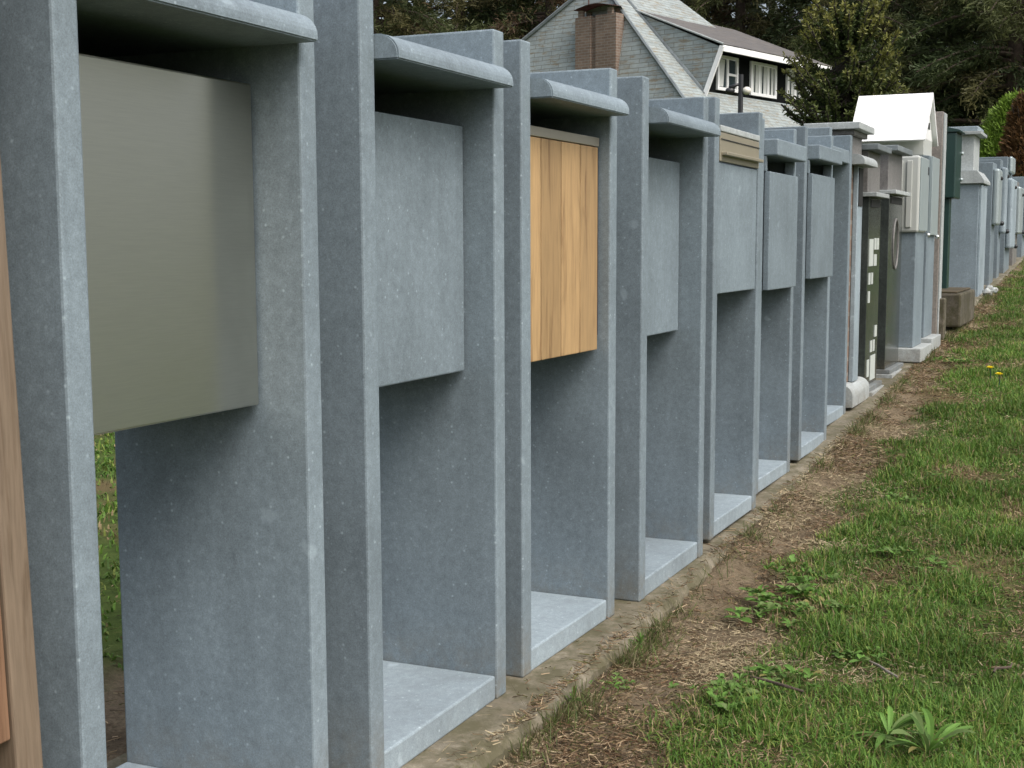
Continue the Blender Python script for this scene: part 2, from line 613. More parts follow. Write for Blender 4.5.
# ------------------------------------------------------------------ grass, straw
def lawn_blades(name, n, s0, s1, t0, t1, h0, h1, w, seed, label, dens_pow=1.0, keep=None):
    r = np.random.default_rng(seed)
    # more blades close to the camera
    u = r.random(n) ** dens_pow
    s = s0 + (s1 - s0) * u
    t = r.uniform(t0, t1, n) if not callable(t1) else t0 + r.random(n) * (t1(s) - t0)
    g = grass_mask(s, t); dr = dry_mask(s, t)
    clump = fbm(s * 5 + 3, t * 5, 3)
    k = (r.random(n) < g ** 1.3 * np.clip(2.6 * clump - .47, .10, 1) * (1 - .5 * dr))
    s, t, g, dr, clump = s[k], t[k], g[k], dr[k], clump[k]
    n = len(s)
    base = np.stack([s * U[0] + t * N[0], s * U[1] + t * N[1], ground_z(s, t) - .004], -1)
    h = r.uniform(h0, h1, n) * (.35 + 1.25 * np.clip(clump, .1, .9)) * (1 - .4 * dr) * (.5 + .5 * g)
    az = r.uniform(0, 2 * math.pi, n)
    lean = r.beta(1.6, 1.2, n) * 1.75
    dirh = np.stack([np.cos(az), np.sin(az), np.zeros(n)], -1)
    up = np.array([0, 0, 1.0])
    m1 = base + (dirh * np.sin(lean * .55)[:, None] + up * np.cos(lean * .55)[:, None]) * (h * .55)[:, None]
    m2 = m1 + (dirh * np.sin(lean * 1.35)[:, None] + up * np.cos(lean * 1.35)[:, None]) * (h * .5)[:, None]
    side = np.stack([-np.sin(az), np.cos(az), np.zeros(n)], -1)
    tw = r.uniform(-.6, .6, n)[:, None]
    side = norm(side + dirh * tw)
    ww = (w * r.uniform(.6, 1.3, n) * np.sqrt(np.maximum(1, s / 3)))[:, None]
    q1 = np.stack([base - side * ww * .5, base + side * ww * .5, m1 + side * ww * .42, m1 - side * ww * .42], 1)
    q2 = np.stack([m1 - side * ww * .42, m1 + side * ww * .42, m2 + side * ww * .06, m2 - side * ww * .06], 1)
    green = np.array([.125, .225, .036]); deep = np.array([.06, .13, .024]); yel = np.array([.21, .26, .06]); straw = np.array([.31, .24, .13])
    a = r.random(n)[:, None]
    col = green * a + deep * (1 - a)
    pick = r.random(n)
    col = np.where((pick < .18)[:, None], yel * r.uniform(.7, 1.1, (n, 1)), col)
    col = np.where((pick > 1 - (.07 + .45 * dr + .25 * (1 - g)))[:, None], straw * r.uniform(.6, 1.1, (n, 1)), col)
    patch = (.55 + .95 * fbm(s * 2.3 + 7, t * 3.4 + 2, 4))[:, None]
    col = col * patch
    V = np.concatenate([q1, q2]); C = np.concatenate([col, col])
    o = quads(name, V, C, 'blade')
    tag(o, label, 'grass'); kind(o, 'stuff')


lawn_blades('lawn_grass', 600000, 1.7, 19, -1.25, lambda s: .06 + .012 * s, .018, .054, .0032, 3,
            'short green lawn grass with dry patches beside the row of stands', dens_pow=1.7)
lawn_blades('lawn_grass', 70000, 1.0, 19, .06, 2.0, .025, .065, .006, 5,
            'further part of the short green lawn right of the row', dens_pow=1.4)
lawn_blades('lawn_grass', 110000, .5, 8.0, -9.0, -1.85, .02, .05, .008, 6,
            'bright grass growing behind the stands, seen through the leftmost gap', dens_pow=1.0)


def edge_tufts():
    r = np.random.default_rng(91)
    n = 26000
    s = 1.9 + 12 * r.random(n) ** 1.5
    t = strip_edge(s) + .015 + np.abs(r.normal(0, .035, n)) - .012
    cl = fbm(s * 7 + 2, np.zeros(n) + 3.3, 3)
    k = r.random(n) < np.clip(cl * 4 - 1.75, .03, 1)
    s, t = s[k], t[k]; n = len(s)
    base = np.stack([s * U[0] + t * N[0], s * U[1] + t * N[1], ground_z(s, t)], -1)
    az = r.uniform(0, 6.283, n); ln = r.beta(1.5, 1.5, n) * 1.5
    d = np.stack([np.cos(az) * np.sin(ln), np.sin(az) * np.sin(ln), np.cos(ln)], -1)
    h = r.uniform(.01, .05, n)
    V = leafquads(base, d, h, .0028 * np.sqrt(np.maximum(1, s / 3)), r)
    pal = np.array([[.12, .13, .05], [.20, .17, .09], [.09, .12, .035], [.27, .23, .14], [.13, .19, .05]])
    C = pal[r.integers(0, 5, n)] * r.uniform(.7, 1.1, (n, 1))
    o = quads('edge_grass', V, C, 'blade')
    tag(o, 'thin half-dry grass growing along the edge of the concrete footing', 'grass'); kind(o, 'stuff')


edge_tufts()


def litter(name, n, s0, s1, tlo, thi, seed, label):
    r = np.random.default_rng(seed)
    s = s0 + (s1 - s0) * r.random(n) ** 1.6
    t = tlo + r.random(n) * (thi - tlo)
    g = grass_mask(s, t)
    cl = fbm(s * 6 + 11, t * 6 + 5, 3)
    k = (r.random(n) < (1.05 - g * .5) * np.clip(cl * 2.2 - .45, .05, 1)) & ((t > strip_edge(s) - .035 + .05 * r.random(n) ** 3 - .09 * (r.random(n) < .04)) | (t < -1.64))
    s, t = s[k], t[k]; n = len(s)
    on = (t < strip_edge(s)) & (t > -1.62)
    z = np.where(on, rise(s) + .002, ground_z(s, t) + .004)
    c = np.stack([s * U[0] + t * N[0], s * U[1] + t * N[1], z], -1)
    az = r.uniform(0, 2 * math.pi, n)
    d = norm(np.stack([np.cos(az), np.sin(az), r.uniform(-.08, .45, n)], -1))
    L = r.uniform(.004, .024, n) * r.uniform(.5, 1.5, n) * np.where(r.random(n) < .04, 2.2, 1)
    W = r.uniform(.0014, .004, n) * np.sqrt(np.maximum(1, s / 3))
    V = leafquads(c, d, L, W, r)
    pal = np.array([[.24, .195, .125], [.17, .13, .08], [.12, .09, .06], [.34, .29, .2], [.11, .12, .045], [.06, .05, .035], [.15, .10, .06]])
    C = pal[r.integers(0, len(pal), n)] * r.uniform(.7, 1.15, (n, 1))
    pale = np.clip((fbm(s * 2.7 + 21, t * 4 + 13, 4) - .5) * 7, 0, 1)
    C = np.where((r.random(n) < pale * .8)[:, None], np.array([.36, .30, .19]) * r.uniform(.7, 1.15, (n, 1)), C * np.array([1.12, 1.0, .92]))
    o = quads(name, V, C, 'straw')
    tag(o, label, 'dry litter'); kind(o, 'stuff')


litter('dry_litter', 420000, 1.7, 16, -1.12, -.05, 21, 'dry stalks and crumbs lying on the bare brown earth by the footing')
litter('dry_litter', 12000, .8, 6, -2.6, -1.62, 22, 'dry stalks on the earth behind the stands, seen through the gap')


# ------------------------------------------------------------------ mailbox stands
def bull(d, p, th):
    """canopy profile: square underside, rounded upper front edge (y towards the back)"""
    r = th * .8
    pr = [(d, 0), (-p, 0), (-p, th - r)]
    for i in range(1, 9):
        a = i * math.pi / 16
        pr.append((-p + r * 1.15 * (1 - math.cos(a)), th - r + r * math.sin(a)))
    pr.append((d, th))
    return pr


D = .377
GROUP = 'bluestone mailbox stands in the row'


def side_slabs(root, W, th, H, D=D, m='stone', bev=.004, lean=None):
    a = link('side_slab', one(0, th, 0, D, 0, H, bev), m, root)
    b = link('side_slab', one(W - th, W, 0, D, 0, H, bev), m, root)
    return a, b


def stand(s, t, W, label, th=.046, H=1.328, z=None, jit=0., box_y=.06, door='stone', cap='bull', cap_p=.05,
          cz=1.215, cth=.042, bz=(.668, 1.146), body=True, name='mailbox_stand', floor=True, slab_m='stone', door_in=0.0, tilt=0.):
    z = float(rise(s)) if z is None else z
    root = thing(name, label, 'mailbox stand', (*xy(s, t), z), group=GROUP, rot=(0, tilt, ROWZ + jit))
    side_slabs(root, W, th, H, m=slab_m)
    x0, x1 = th + .0015, W - th - .0015
    if floor:
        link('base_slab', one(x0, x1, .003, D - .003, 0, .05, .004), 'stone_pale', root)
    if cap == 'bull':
        bm = prism_x(bmesh.new(), bull(D - .004, cap_p, cth), x0, x1, .0025)
        bmesh.ops.translate(bm, verts=bm.verts[:], vec=(0, 0, cz))
        link('canopy', bm, 'stone', root)
    elif cap == 'block':
        link('canopy', one(x0, x1, -cap_p, D - .004, cz, cz + cth, .005), 'stone', root)
    if body:
        g = .004 + door_in
        if door:
            d = link('box_door', one(x0 + g, x1 - g, box_y, box_y + .022, bz[0], bz[1], .003), door, root)
        # the box behind the door: bottom, back and sides up to the canopy, open slot above the door
        bm = bmesh.new()
        top = cz - .002 if cap else bz[1]
        box(bm, x0 + .002, x1 - .002, box_y + .024, D - .006, bz[0] + .002, bz[0] + .016, 0)
        box(bm, x0 + .002, x1 - .002, D - .022, D - .0065, bz[0] + .0165, top, 0)
        box(bm, x0 + .002, x0 + .008, box_y + .024, D - .0225, bz[0] + .0165, bz[1] - .004, 0)
        box(bm, x1 - .008, x1 - .002, box_y + .024, D - .0225, bz[0] + .0165, bz[1] - .004, 0)
        link('box_body', bm, 'dark_metal', root)
    return root


# 0: the wooden stand cut by the left edge
r0 = thing('mailbox_stand', 'weathered wooden mailbox stand with reddish boards, cut by the left edge', 'mailbox stand',
           (*xy(.60, -1.125), 0), group='wooden mailbox stands', rot=(0, math.radians(-1.8), ROWZ))
link('side_panel', one(0, .052, 0, .36, 0, 1.30, .003), 'wood_post', r0)
link('side_panel', one(.527, .568, 0, .36, 0, 1.30, .003), 'wood_post', r0)
bm = bmesh.new()
for i in range(5):
    box(bm, .054 + i * .0944, .054 + i * .0944 + .0932, .004, .024, .345, 1.12, .002)
link('box_door', bm, 'wood_cedar', r0)
link('box_body', one(.06, .52, .026, .35, .36, 1.11, .002), 'wood_post', r0)
link('roof_board', one(-.02, .588, -.05, .40, 1.3015, 1.335, .003), 'wood_post', r0)
link('base_board', one(.054, .525, .01, .35, 0, .04, .003), 'wood_post', r0)

# 1: steel box
r1 = stand(1.228, -1.13, .556, 'bluestone stand with a large brushed steel box, nearest on the left', th=.044, z=0., box_y=.083,
           door='steel', bz=(.672, 1.160), cap_p=.035)
# 2..4
r2 = stand(1.900, -1.12, .549, 'bluestone stand with plain stone box front, between steel box and golden wood box', z=0., box_y=.065, cap_p=.042)
r3 = stand(2.546, -1.126, .545, 'bluestone stand whose box front is golden wood planks', z=0., box_y=.03, door=None, bz=(.665, 1.163), cap_p=.048, jit=math.radians(-1.0))
bm = bmesh.new()
for i in range(4):
    w = .1105
    box(bm, .052 + i * w, .052 + i * w + w - .0042, .028, .05, .665, 1.1435, .002)
link('box_door', bm, 'wood_gold', r3)
link('flap_strip', one(.052, .493, .026, .05, 1.145, 1.166, .0015), 'strip_metal', r3)
link('door_edge', one(.4945, .4975, .030, .05, .70, 1.14, 0), 'navy', r3)
r4 = stand(3.226, -1.098, .576, 'bluestone stand with plain stone box front, directly right of the wood-fronted one', z=0., box_y=.068, cap_p=.05)

# 5: flush panel with tan metal letter flap
r5 = stand(3.945, -1.118, .57, 'bluestone stand with tan metal letter flap above a flush stone panel', th=.046, H=1.335, z=.012, cap=None,
           box_y=.004, bz=(.752, 1.146), body=True)
link('flap_plate', one(.05, .52, -.002, .02, 1.150, 1.236, .002), 'steel_tan', r5)
link('flap_lip', one(.062, .512, -.020, -.0022, 1.168, 1.178, .002), 'steel_tan', r5)
link('flap_seam', one(.052, .518, -.004, -.0021, 1.214, 1.217, 0), 'dark_metal', r5)
link('top_ledge', one(.05, .52, -.004, .03, 1.238, 1.257, .003), 'stone_light', r5)
link('back_panel', one(.05, .52, D - .03, D - .005, .76, 1.30, .003), 'stone_dull', r5)

# 6, 7: projecting box and block lintel
for s, t, W, z, lab in ((4.681, -1.162, .548, .022, 'bluestone stand with jutting block lintel and stone box, next to the tan flap one'),
                        (5.364, -1.157, .553, .045, 'second bluestone stand with jutting block lintel and stone box, farther from the tan flap')):
    rr = stand(s, t, W, lab, th=.042, H=1.325, z=z, cap='block', cap_p=.048, cz=1.198, cth=.058, box_y=-.02, bz=(.728, 1.144), door_in=.004)
    for side in (0, 1):
        x0 = .046 if side == 0 else W - .046 - .02
        link('slot_cheek', one(x0, x0 + .02, -.006, .03, 1.1445, 1.197, .002), 'stone', rr)

# 8: open stand
r8 = stand(6.06, -1.2, .535, 'bluestone stand standing open and empty beside the half-round plinth', H=1.335, z=.085, cap='block', cap_p=-.004, cz=1.20, cth=.062,
           body=False, th=.044)

# 9: brick sided pillar with coping
r9 = thing('mailbox_pillar', 'stone pillar with brick side, flat coping and half-round plinth', 'mailbox pillar', (*xy(6.66, -1.175), .115), ROWZ)
pr = [(.44, 0), (0, 0), (0, .055)] + [(.055 * (1 - math.cos(a)), .055 + .055 * math.sin(a)) for a in [i * math.pi / 12 for i in range(1, 7)]] + [(.44, .11)]
link('plinth', prism_x(bmesh.new(), pr, -.03, .45, .002), 'stone_light', r9, )
link('pillar', one(-.02, .265, .055, .40, .111, 1.174, .003), 'brick', r9)
link('front_slab', one(.135, .27, .03, .0535, .1115, 1.174, .003), 'stone_pale', r9)
link('letter_opening', one(.15, .255, .026, .0295, .98, 1.165, 0), 'black', r9)
bm = prism_x(bmesh.new(), bull(.36, .02, .05), .02, .40, .002)
bmesh.ops.translate(bm, verts=bm.verts[:], vec=(0, 0, 1.1755)); link('canopy', bm, 'stone_light', r9)
link('top_box', one(.03, .33, .05, .25, 1.227, 1.315, .003), 'granite_mid', r9)
link('neck', one(.01, .37, .03, .25, 1.3155, 1.340, .003), 'granite_mid', r9)
link('coping', one(-.02, .40, .0, .27, 1.3405, 1.374, .004), 'stone_light', r9)


# 10, 11: polished dark granite pillars
def granite(s, t, W, label):
    z = float(rise(s)) - .01
    r = thing('granite_pillar', label, 'mailbox pillar', (*xy(s, t), z), ROWZ, 'dark polished granite pillars')
    link('plinth', one(-.02, W + .02, -.045, .36, 0, .03, .004), 'stone_light', r)
    link('lower_plinth', one(-.01, W + .01, -.03, .35, .0305, .055, .003), 'stone_dull', r)
    link('pillar', one(0, W, 0, .34, .056, 1.035, .003), 'granite_dark', r)
    link('letter_slot', one(.05, W - .05, -.003, .02, .985, 1.025, 0), 'black', r)
    link('shelf', one(-.02, W + .02, -.04, .36, 1.036, 1.058, .003), 'stone_light', r)
    link('top_box', one(.0, W, .01, .34, 1.0585, 1.27, .003), 'granite_mid', r)
    link('cap', one(-.03, W + .02, -.045, .37, 1.2705, 1.302, .004), 'stone_dull', r)
    return r


g1 = granite(7.13, -1.205, .37, 'dark granite pillar with white stickers on its polished front')
for (x0, x1, z0, z1) in ((.03, .15, .68, .82), (.18, .24, .765, .825), (.26, .32, .765, .825), (.18, .26, .68, .74), (.03, .08, .585, .645), (.11, .16, .585, .645), (.03, .08, .49, .55),
                         (.26, .33, .30, .36), (.14, .19, .225, .285), (.22, .27, .225, .285), (.05, .11, .10, .19), (.15, .30, .075, .205)):
    link('sticker', one(x0, x1, -.003, .0005, z0, z1, 0), 'sticker', g1)
g2 = granite(7.78, -1.205, .50, 'dark granite pillar with engraved oval on its polished front')
bm = bmesh.new()
tube(bm, [(.25 + .09 * math.cos(a), -.002, .76 + .14 * math.sin(a)) for a in np.linspace(0, 2 * math.pi, 33)], [.007] * 33, 6)
link('oval_mark', bm, 'granite_mid', g2)


# 12: cream fluted box on a stone slab; 13: gabled white box behind it
r12 = thing('mailbox_stand', 'stone post carrying a cream box with fluted side, left of the gabled one', 'mailbox stand', (*xy(8.44, -1.145), float(rise(8.5))), ROWZ, GROUP)
link('plinth', one(-.05, .44, -.055, .32, 0, .085, .006), 'stone_light', r12)
link('post', one(0, .37, 0, .30, .0855, 1.22, .005), 'stone', r12)
bm = one(-.02, .37, -.012, .20, .78, 1.235, .012)
for i in range(3):
    box(bm, -.029, -.0205, .03 + i * .055, .062 + i * .055, .81, 1.205, .003)
link('letter_box', bm, 'cream_paint', r12)
link('door_frame', one(.0, .35, -.02, -.0125, .79, 1.225, .002), 'pale_metal', r12)
bm = ball(bmesh.new(), (.33, -.026, .765), .014); link('knob', bm, 'knob', r12, smooth=True)
link('keyhole', one(.29, .31, -.024, -.0205, 1.13, 1.18, .002), 'dark_metal', r12)

r13 = thing('mailbox_stand', 'stone post under a big white gabled roof, right of the cream box', 'mailbox stand', (*xy(8.97, -1.15), float(rise(9))), ROWZ, GROUP)
link('plinth', one(-.03, .43, -.055, .32, 0, .085, .006), 'stone_light', r13)
link('post', one(0, .38, 0, .30, .0855, 1.24, .005), 'stone', r13)
link('letter_box', one(.0, .38, .035, .45, 1.2405, 1.35, .006), 'cream_paint', r13)
link('door_panel', one(.02, .36, -.02, -.0005, .74, 1.235, .003), 'pale_metal', r13)
bm = ball(bmesh.new(), (.27, -.03, .73), .014); link('knob', bm, 'knob', r13, smooth=True)
bm = bmesh.new()
x0, x1, xm, y0, y1, ze, zr = -.16, .50, .17, .01, .48, 1.33, 1.645
t = bmesh.new()
th = .022
def gab(y):
    return [(x0, y, ze), (xm, y, zr), (x1, y, ze), (x1 - .03, y, ze - .006), (xm, y, zr - .036), (x0 + .03, y, ze - .006)]
a = [t.verts.new(p) for p in gab(y0)]; b = [t.verts.new(p) for p in gab(y1)]
for i in range(6):
    j = (i + 1) % 6
    t.faces.new((a[i], a[j], b[j], b[i]))
t.faces.new((a[0], a[5], a[4], a[1])); t.faces.new((a[1], a[4], a[3], a[2]))
t.faces.new((b[1], b[4], b[5], b[0])); t.faces.new((b[2], b[3], b[4], b[1]))
bmesh.ops.recalc_face_normals(t, faces=t.faces[:])
merge(bm, t)
link('roof', bm, 'white_paint', r13)
bm = bmesh.new()
v = [bm.verts.new(p) for p in ((x0 + .05, y0 + .03, 1.352), (x1 - .05, y0 + .03, 1.352), (xm, y0 + .03, zr - .05))]
w = [bm.verts.new((p.co.x, y1 - .03, p.co.z)) for p in v]
bm.faces.new(v[::-1]); bm.faces.new(w)
for i in range(3):
    bm.faces.new((v[i], v[(i + 1) % 3], w[(i + 1) % 3], w[i]))
bmesh.ops.recalc_face_normals(bm, faces=bm.faces[:])
link('gable', bm, 'white_paint', r13)
link('letter_slot', one(.10, .26, y0 + .026, y0 + .0295, 1.42, 1.46, 0), 'dark_metal', r13)

# 14: tall tan slab
r14 = thing('stone_slab', 'tall plain tan granite slab between gabled roof and dark green box', 'stone slab', (*xy(9.60, -1.15), float(rise(9.7)) - .02), ROWZ)
link('slab', one(0, .13, 0, .40, 0, 1.55, .005), 'granite_tan', r14)
link('front_edge', one(.01, .12, -.012, -.0005, .02, 1.54, .003), 'stone_light', r14)

# 15: dark green box on navy post
r15 = thing('mailbox', 'dark green metal mailbox on a navy and green post', 'mailbox', (*xy(10.75, -1.19), float(rise(10.8)) - .02), ROWZ)
link('post', one(.03, .15, .035, .10, 0, .95, .004), 'dark_green', r15)
link('back_post', one(.0, .12, .1005, .30, 0, 1.50, .004), 'navy', r15)
link('box_body', one(.0, .36, -.005, .10, .951, 1.44, .01), 'dark_green', r15)
link('lid', prism_x(bmesh.new(), [(.10, 1.441), (-.03, 1.441), (-.03, 1.455), (.10, 1.49)], -.01, .37, .004), 'dark_green', r15)
for zz in (1.10, 1.30):
    bm = ball(bmesh.new(), (.33, -.012, zz), .014); link('knob', bm, 'pale_metal', r15, smooth=True)

# concrete blocks lying at the foot
o = link('concrete_block', one(0, .12, 0, .20, 0, .30, .008), 'moss'); o.location = (*xy(9.63, -1.105), float(rise(9.6)) - .02); o.rotation_euler = (0, 0, ROWZ)
tag(o, 'small upright concrete block at the foot of the tan slab', 'concrete block')
r = thing('concrete_trough', 'long mossy concrete block with brown top, lying before the dark green box', 'concrete block', (*xy(10.12, -1.05), float(rise(10.3)) - .01), ROWZ)
link('trough', one(0, 1.0, 0, .27, .03, .27, .014), 'moss', r)
link('foot', one(.04, .22, .14, .25, 0, .0295, .003), 'moss', r); link('foot', one(.78, .95, .03, .24, 0, .0295, .003), 'moss', r)
link('soil', one(.03, .97, .03, .24, .2705, .285, .008), 'soil', r)

# 16: classical stone pillar
r16 = thing('stone_pillar', 'tall pale stone pillar with two moulded caps, beyond the dark green box', 'stone pillar', (*xy(12.85, -1.21), float(rise(12.9)) - .03), ROWZ)
link('shaft', one(0, .58, 0, .45, 0, 1.04, .006), 'stone', r16)
link('shaft_edge', one(.03, .55, -.02, -.0005, .0, 1.03, .004), 'stone_pale', r16)
link('lower_cap', prism_x(bmesh.new(), [(.47, 1.0405), (-.04, 1.0405), (-.04, 1.07), (.02, 1.155), (.42, 1.155)], -.03, .61, .004), 'stone_light', r16)
link('upper_block', one(.05, .53, .06, .40, 1.156, 1.475, .005), 'stone_light', r16)
link('upper_cap', one(-.0, .57, .0, .44, 1.4755, 1.505, .004), 'stone_light', r16)
link('upper_moulding', one(.03, .54, .03, .42, 1.5055, 1.55, .006), 'stone_pale', r16)


# 17..20: the far cluster
def far_stand(s, t, W, H, label, panel=None, m='stone', boxm='pale_metal', knob=True, depth=.42):
    r = thing('mailbox_stand', label, 'mailbox stand', (*xy(s, t), float(rise(s)) - .03), ROWZ, GROUP)
    link('post', one(0, W, 0, depth, 0, H, .005), m, r)
    if panel:
        link('letter_box', one(.03, W - .03, -.06, -.0005, panel[0], panel[1], .02), boxm, r)
        if knob:
            link('knob', ball(bmesh.new(), (W - .06, -.07, panel[0] + .02), .024), 'dark_metal', r, smooth=True)
            link('keyhole', ball(bmesh.new(), (W * .5, -.062, panel[1] - .09), .02), 'black', r, smooth=True)
    return r


far_stand(14.15, -1.21, .42, 1.23, 'far grey stand with a rounded light box, beside the two-cap pillar', (.62, 1.17))
far_stand(15.0, -1.21, .30, 1.26, 'far slender grey stand with a pale shelf, left of the tall panel', (.50, 1.18), boxm='stone_pale')
rp = far_stand(15.75, -1.2, .72, 1.29, 'far tall grey panel stand with a dark keyhole', (.3, 1.06), boxm='stone_pale')
link('upper_plate', one(.12, .60, -.04, -.0005, 1.12, 1.30, .02), 'pale_metal', rp)
link('back_panel', one(.0, .72, .4205, .44, .2, 1.31, .004), 'stone', rp)
far_stand(17.0, -1.2, .62, 1.02, 'far lilac grey stand in front of the brown shrub', (.4, .95), m='granite_mid', boxm='pale_metal')
far_stand(18.5, -1.2, .5, 1.05, 'farthest pale green-grey stand at the right edge', (.3, .98), boxm='pale_metal', depth=.5)

for i, (s, t, q, lab) in enumerate(((13.0, -1.12, .05, 'white lump of broken plaster, largest of the three by the pale pillar'), (13.35, -1.09, .035, 'small white lump nearest the lawn by the pale pillar'),
                               (13.5, -1.15, .04, 'white lump behind the others at the foot of the pale pillar'))):
    bm = bmesh.new()
    bmesh.ops.create_icosphere(bm, subdivisions=2, radius=q)
    for v in bm.verts:
        v.co *= random.uniform(.75, 1.15)
        v.co.z *= .9
    o = link('white_stone', bm, 'stone_light')
    o.location = (*xy(s, t), float(rise(s)) + q * .5)
    tag(o, lab, 'stone', 'white lumps by the pale pillar')


# ------------------------------------------------------------------ house
B = math.radians(40)
E1 = Vector((math.sin(B), math.cos(B), 0)); E2 = Vector((-math.cos(B), math.sin(B), 0))
HO = Vector((5.671, 37.0, 0))
house = thing('house', 'house with pale shingled roof, brick chimney and dark boarded dormer', 'house', HO)
house.rotation_euler = (0, 0, math.atan2(E1.y, E1.x))


def poly(name, faces, m, parent=None, thick=0):
    """faces: lists of local points; UV in metres along / up the slope"""
    bm = bmesh.new()
    uv = bm.loops.layers.uv.new('UVMap')
    for pts in faces:
        vs = [bm.verts.new(p) for p in pts]
        f = bm.faces.new(vs)
        f.normal_update()
        n = f.normal
        h = Vector((0, 0, 1)).cross(n)
        h = h.normalized() if h.length > 1e-4 else Vector((1, 0, 0))
        w = n.cross(h)
        for l in f.loops:
            l[uv].uv = (l.vert.co.dot(h), l.vert.co.dot(w))
    return link(name, bm, m, parent)


zf = lambda b: 4.362 + 1.0745 * b            # front slope
RB, RZ = 3.62, 8.25                          # ridge
roof = poly('roof', [
    # main front slope with its hip at the right, flared down to the eave
    [(-1.74, -.9, zf(-.9)), (9.0, -.9, zf(-.9)), (3.25, RB, RZ), (-.70, RB, RZ)],
    # rear slope
    [(-.70, RB, RZ), (3.25, RB, RZ), (9.5, 11.0, 3.7), (-1.72, 11.0, 3.7)],
    # right hip
    [(9.0, -.9, zf(-.9)), (9.5, 11.0, 3.7), (3.25, RB, RZ)],
], 'shingle', house)
poly('gable', [[(-1.74, -.9, zf(-.9)), (-.70, RB, RZ), (-1.72, 11.0, 3.7), (-1.9, 11.0, 2.5), (-1.9, -.9, 2.5)]], 'shingle', house)
link('wall', one(-1.6, 8.2, -.4, 10.4, .3, 3.3, 0), 'brick', house)
bm = bmesh.new()
tube(bm, [(-1.74, -.93, zf(-.9)), (-.72, RB - .02, RZ + .02)], [.05, .05], 6)
tube(bm, [(-.72, RB, RZ), (-1.74, 11, 3.7)], [.06, .06], 6)
tube(bm, [(.0 - .02, .5, zf(.5) + .02), (.0 - .02, 3.1, zf(3.1) + .02)], [.05, .05], 6)
link('hip_flashing', bm, 'stone_dull', house)
# dormer
dz = (7.45 - 6.16) / 3.08
DR = 6.3
poly('dormer_roof', [[(-.05, -.06, 6.16 - .06 * dz + .05), (DR, -.06, 6.16 - .06 * dz + .05), (DR, 3.4, 6.16 + 3.4 * dz + .05), (-.05, 3.4, 6.16 + 3.4 * dz + .05)]], 'slate', house)
poly('dormer_soffit', [[(0, 0, 6.12), (0, .62, 6.10), (DR, .62, 6.10), (DR, 0, 6.12)]], 'dark_board', house)
link('fascia', one(-.03, DR, -.055, -.01, 6.00, 6.165, .005), 'white_paint', house)
poly('dormer_cheek', [[(0, 0, 6.10), (0, .52, 4.90), (0, 3.3, zf(3.3)), (0, 3.3, 6.16 + 3.3 * dz)]], 'shingle', house)
bm = bmesh.new()
for p0, p1 in (((-.03, -.01, 6.14), (-.03, .54, 4.84)),):
    d = Vector(p1) - Vector(p0)
    t = bmesh.new(); bmesh.ops.create_cube(t, size=1)
    L = d.length
    for v in t.verts:
        v.co = Vector((v.co.x * .06, v.co.y * .13, v.co.z * L))
    ang = math.atan2(d.y, -d.z)
    bmesh.ops.rotate(t, verts=t.verts[:], matrix=Matrix.Rotation(ang, 3, 'X'))
    bmesh.ops.translate(t, verts=t.verts[:], vec=(Vector(p0) + Vector(p1)) / 2)
    merge(bm, t)
link('bargeboard', bm, 'white_paint', house)
bm = bmesh.new()
tube(bm, [(-.04, -.05, 6.19), (-.04, 3.35, 6.19 + 3.4 * dz)], [.03, .03], 6)
link('verge_trim', bm, 'stone_light', house)
link('dormer_wall', one(.05, DR - .05, .6, .68, 4.98, 6.10, 0), 'dark_board', house)


def window(x0, x1, bars, blind=True):
    z0, z1 = 5.09, 6.04
    bm = bmesh.new()
    f = .085
    box(bm, x0, x1, .53, .598, z0, z0 + f, .004); box(bm, x0, x1, .53, .598, z1 - f, z1, .004)
    box(bm, x0, x0 + f, .53, .598, z0 + f, z1 - f, .004); box(bm, x1 - f, x1, .53, .598, z0 + f, z1 - f, .004)
    for q in bars:
        box(bm, x0 + q - .04, x0 + q + .04, .54, .598, z0 + f, z1 - f, .004)
    w = link('window', bm, 'white_paint', house)
    link('pane', one(x0 + f, x1 - f, .585, .597, z0 + f, z1 - f, 0), 'glass', w)
    if blind:
        bm = bmesh.new()
        xs = [x0 + f] + [x0 + q for q in bars] + [x1 - f]
        for a, b in zip(xs, xs[1:]):
            wv = (b - a)
            for (l, r_) in (((a + .03), a + wv * .42), (a + wv * .55, b - .03)):
                n = 6
                vs0 = [bm.verts.new((l + (r_ - l) * i / n, .579 + .004 * (i % 2), z1 - f)) for i in range(n + 1)]
                vs1 = [bm.verts.new((l + (r_ - l) * i / n * .85, .579 + .004 * (i % 2), z0 + f)) for i in range(n + 1)]
                for i in range(n):
                    bm.faces.new((vs0[i], vs0[i + 1], vs1[i + 1], vs1[i]))
        link('curtain', bm, 'curtain', w)
    return w


w1 = window(.66, 1.75, [.55], blind=False)
link('cross_bar', one(1.25, 1.66, .54, .598, 5.52, 5.58, .003), 'white_paint', w1)
bm = bmesh.new()
vs = [bm.verts.new(p) for p in ((.76, .58, 5.94), (1.1, .58, 5.94), (1.02, .58, 5.2), (.76, .58, 5.2))]
bm.faces.new(vs); link('curtain', bm, 'curtain', w1)
window(2.46, 3.94, [.5, .99])
window(4.57, 6.05, [.5, .99])
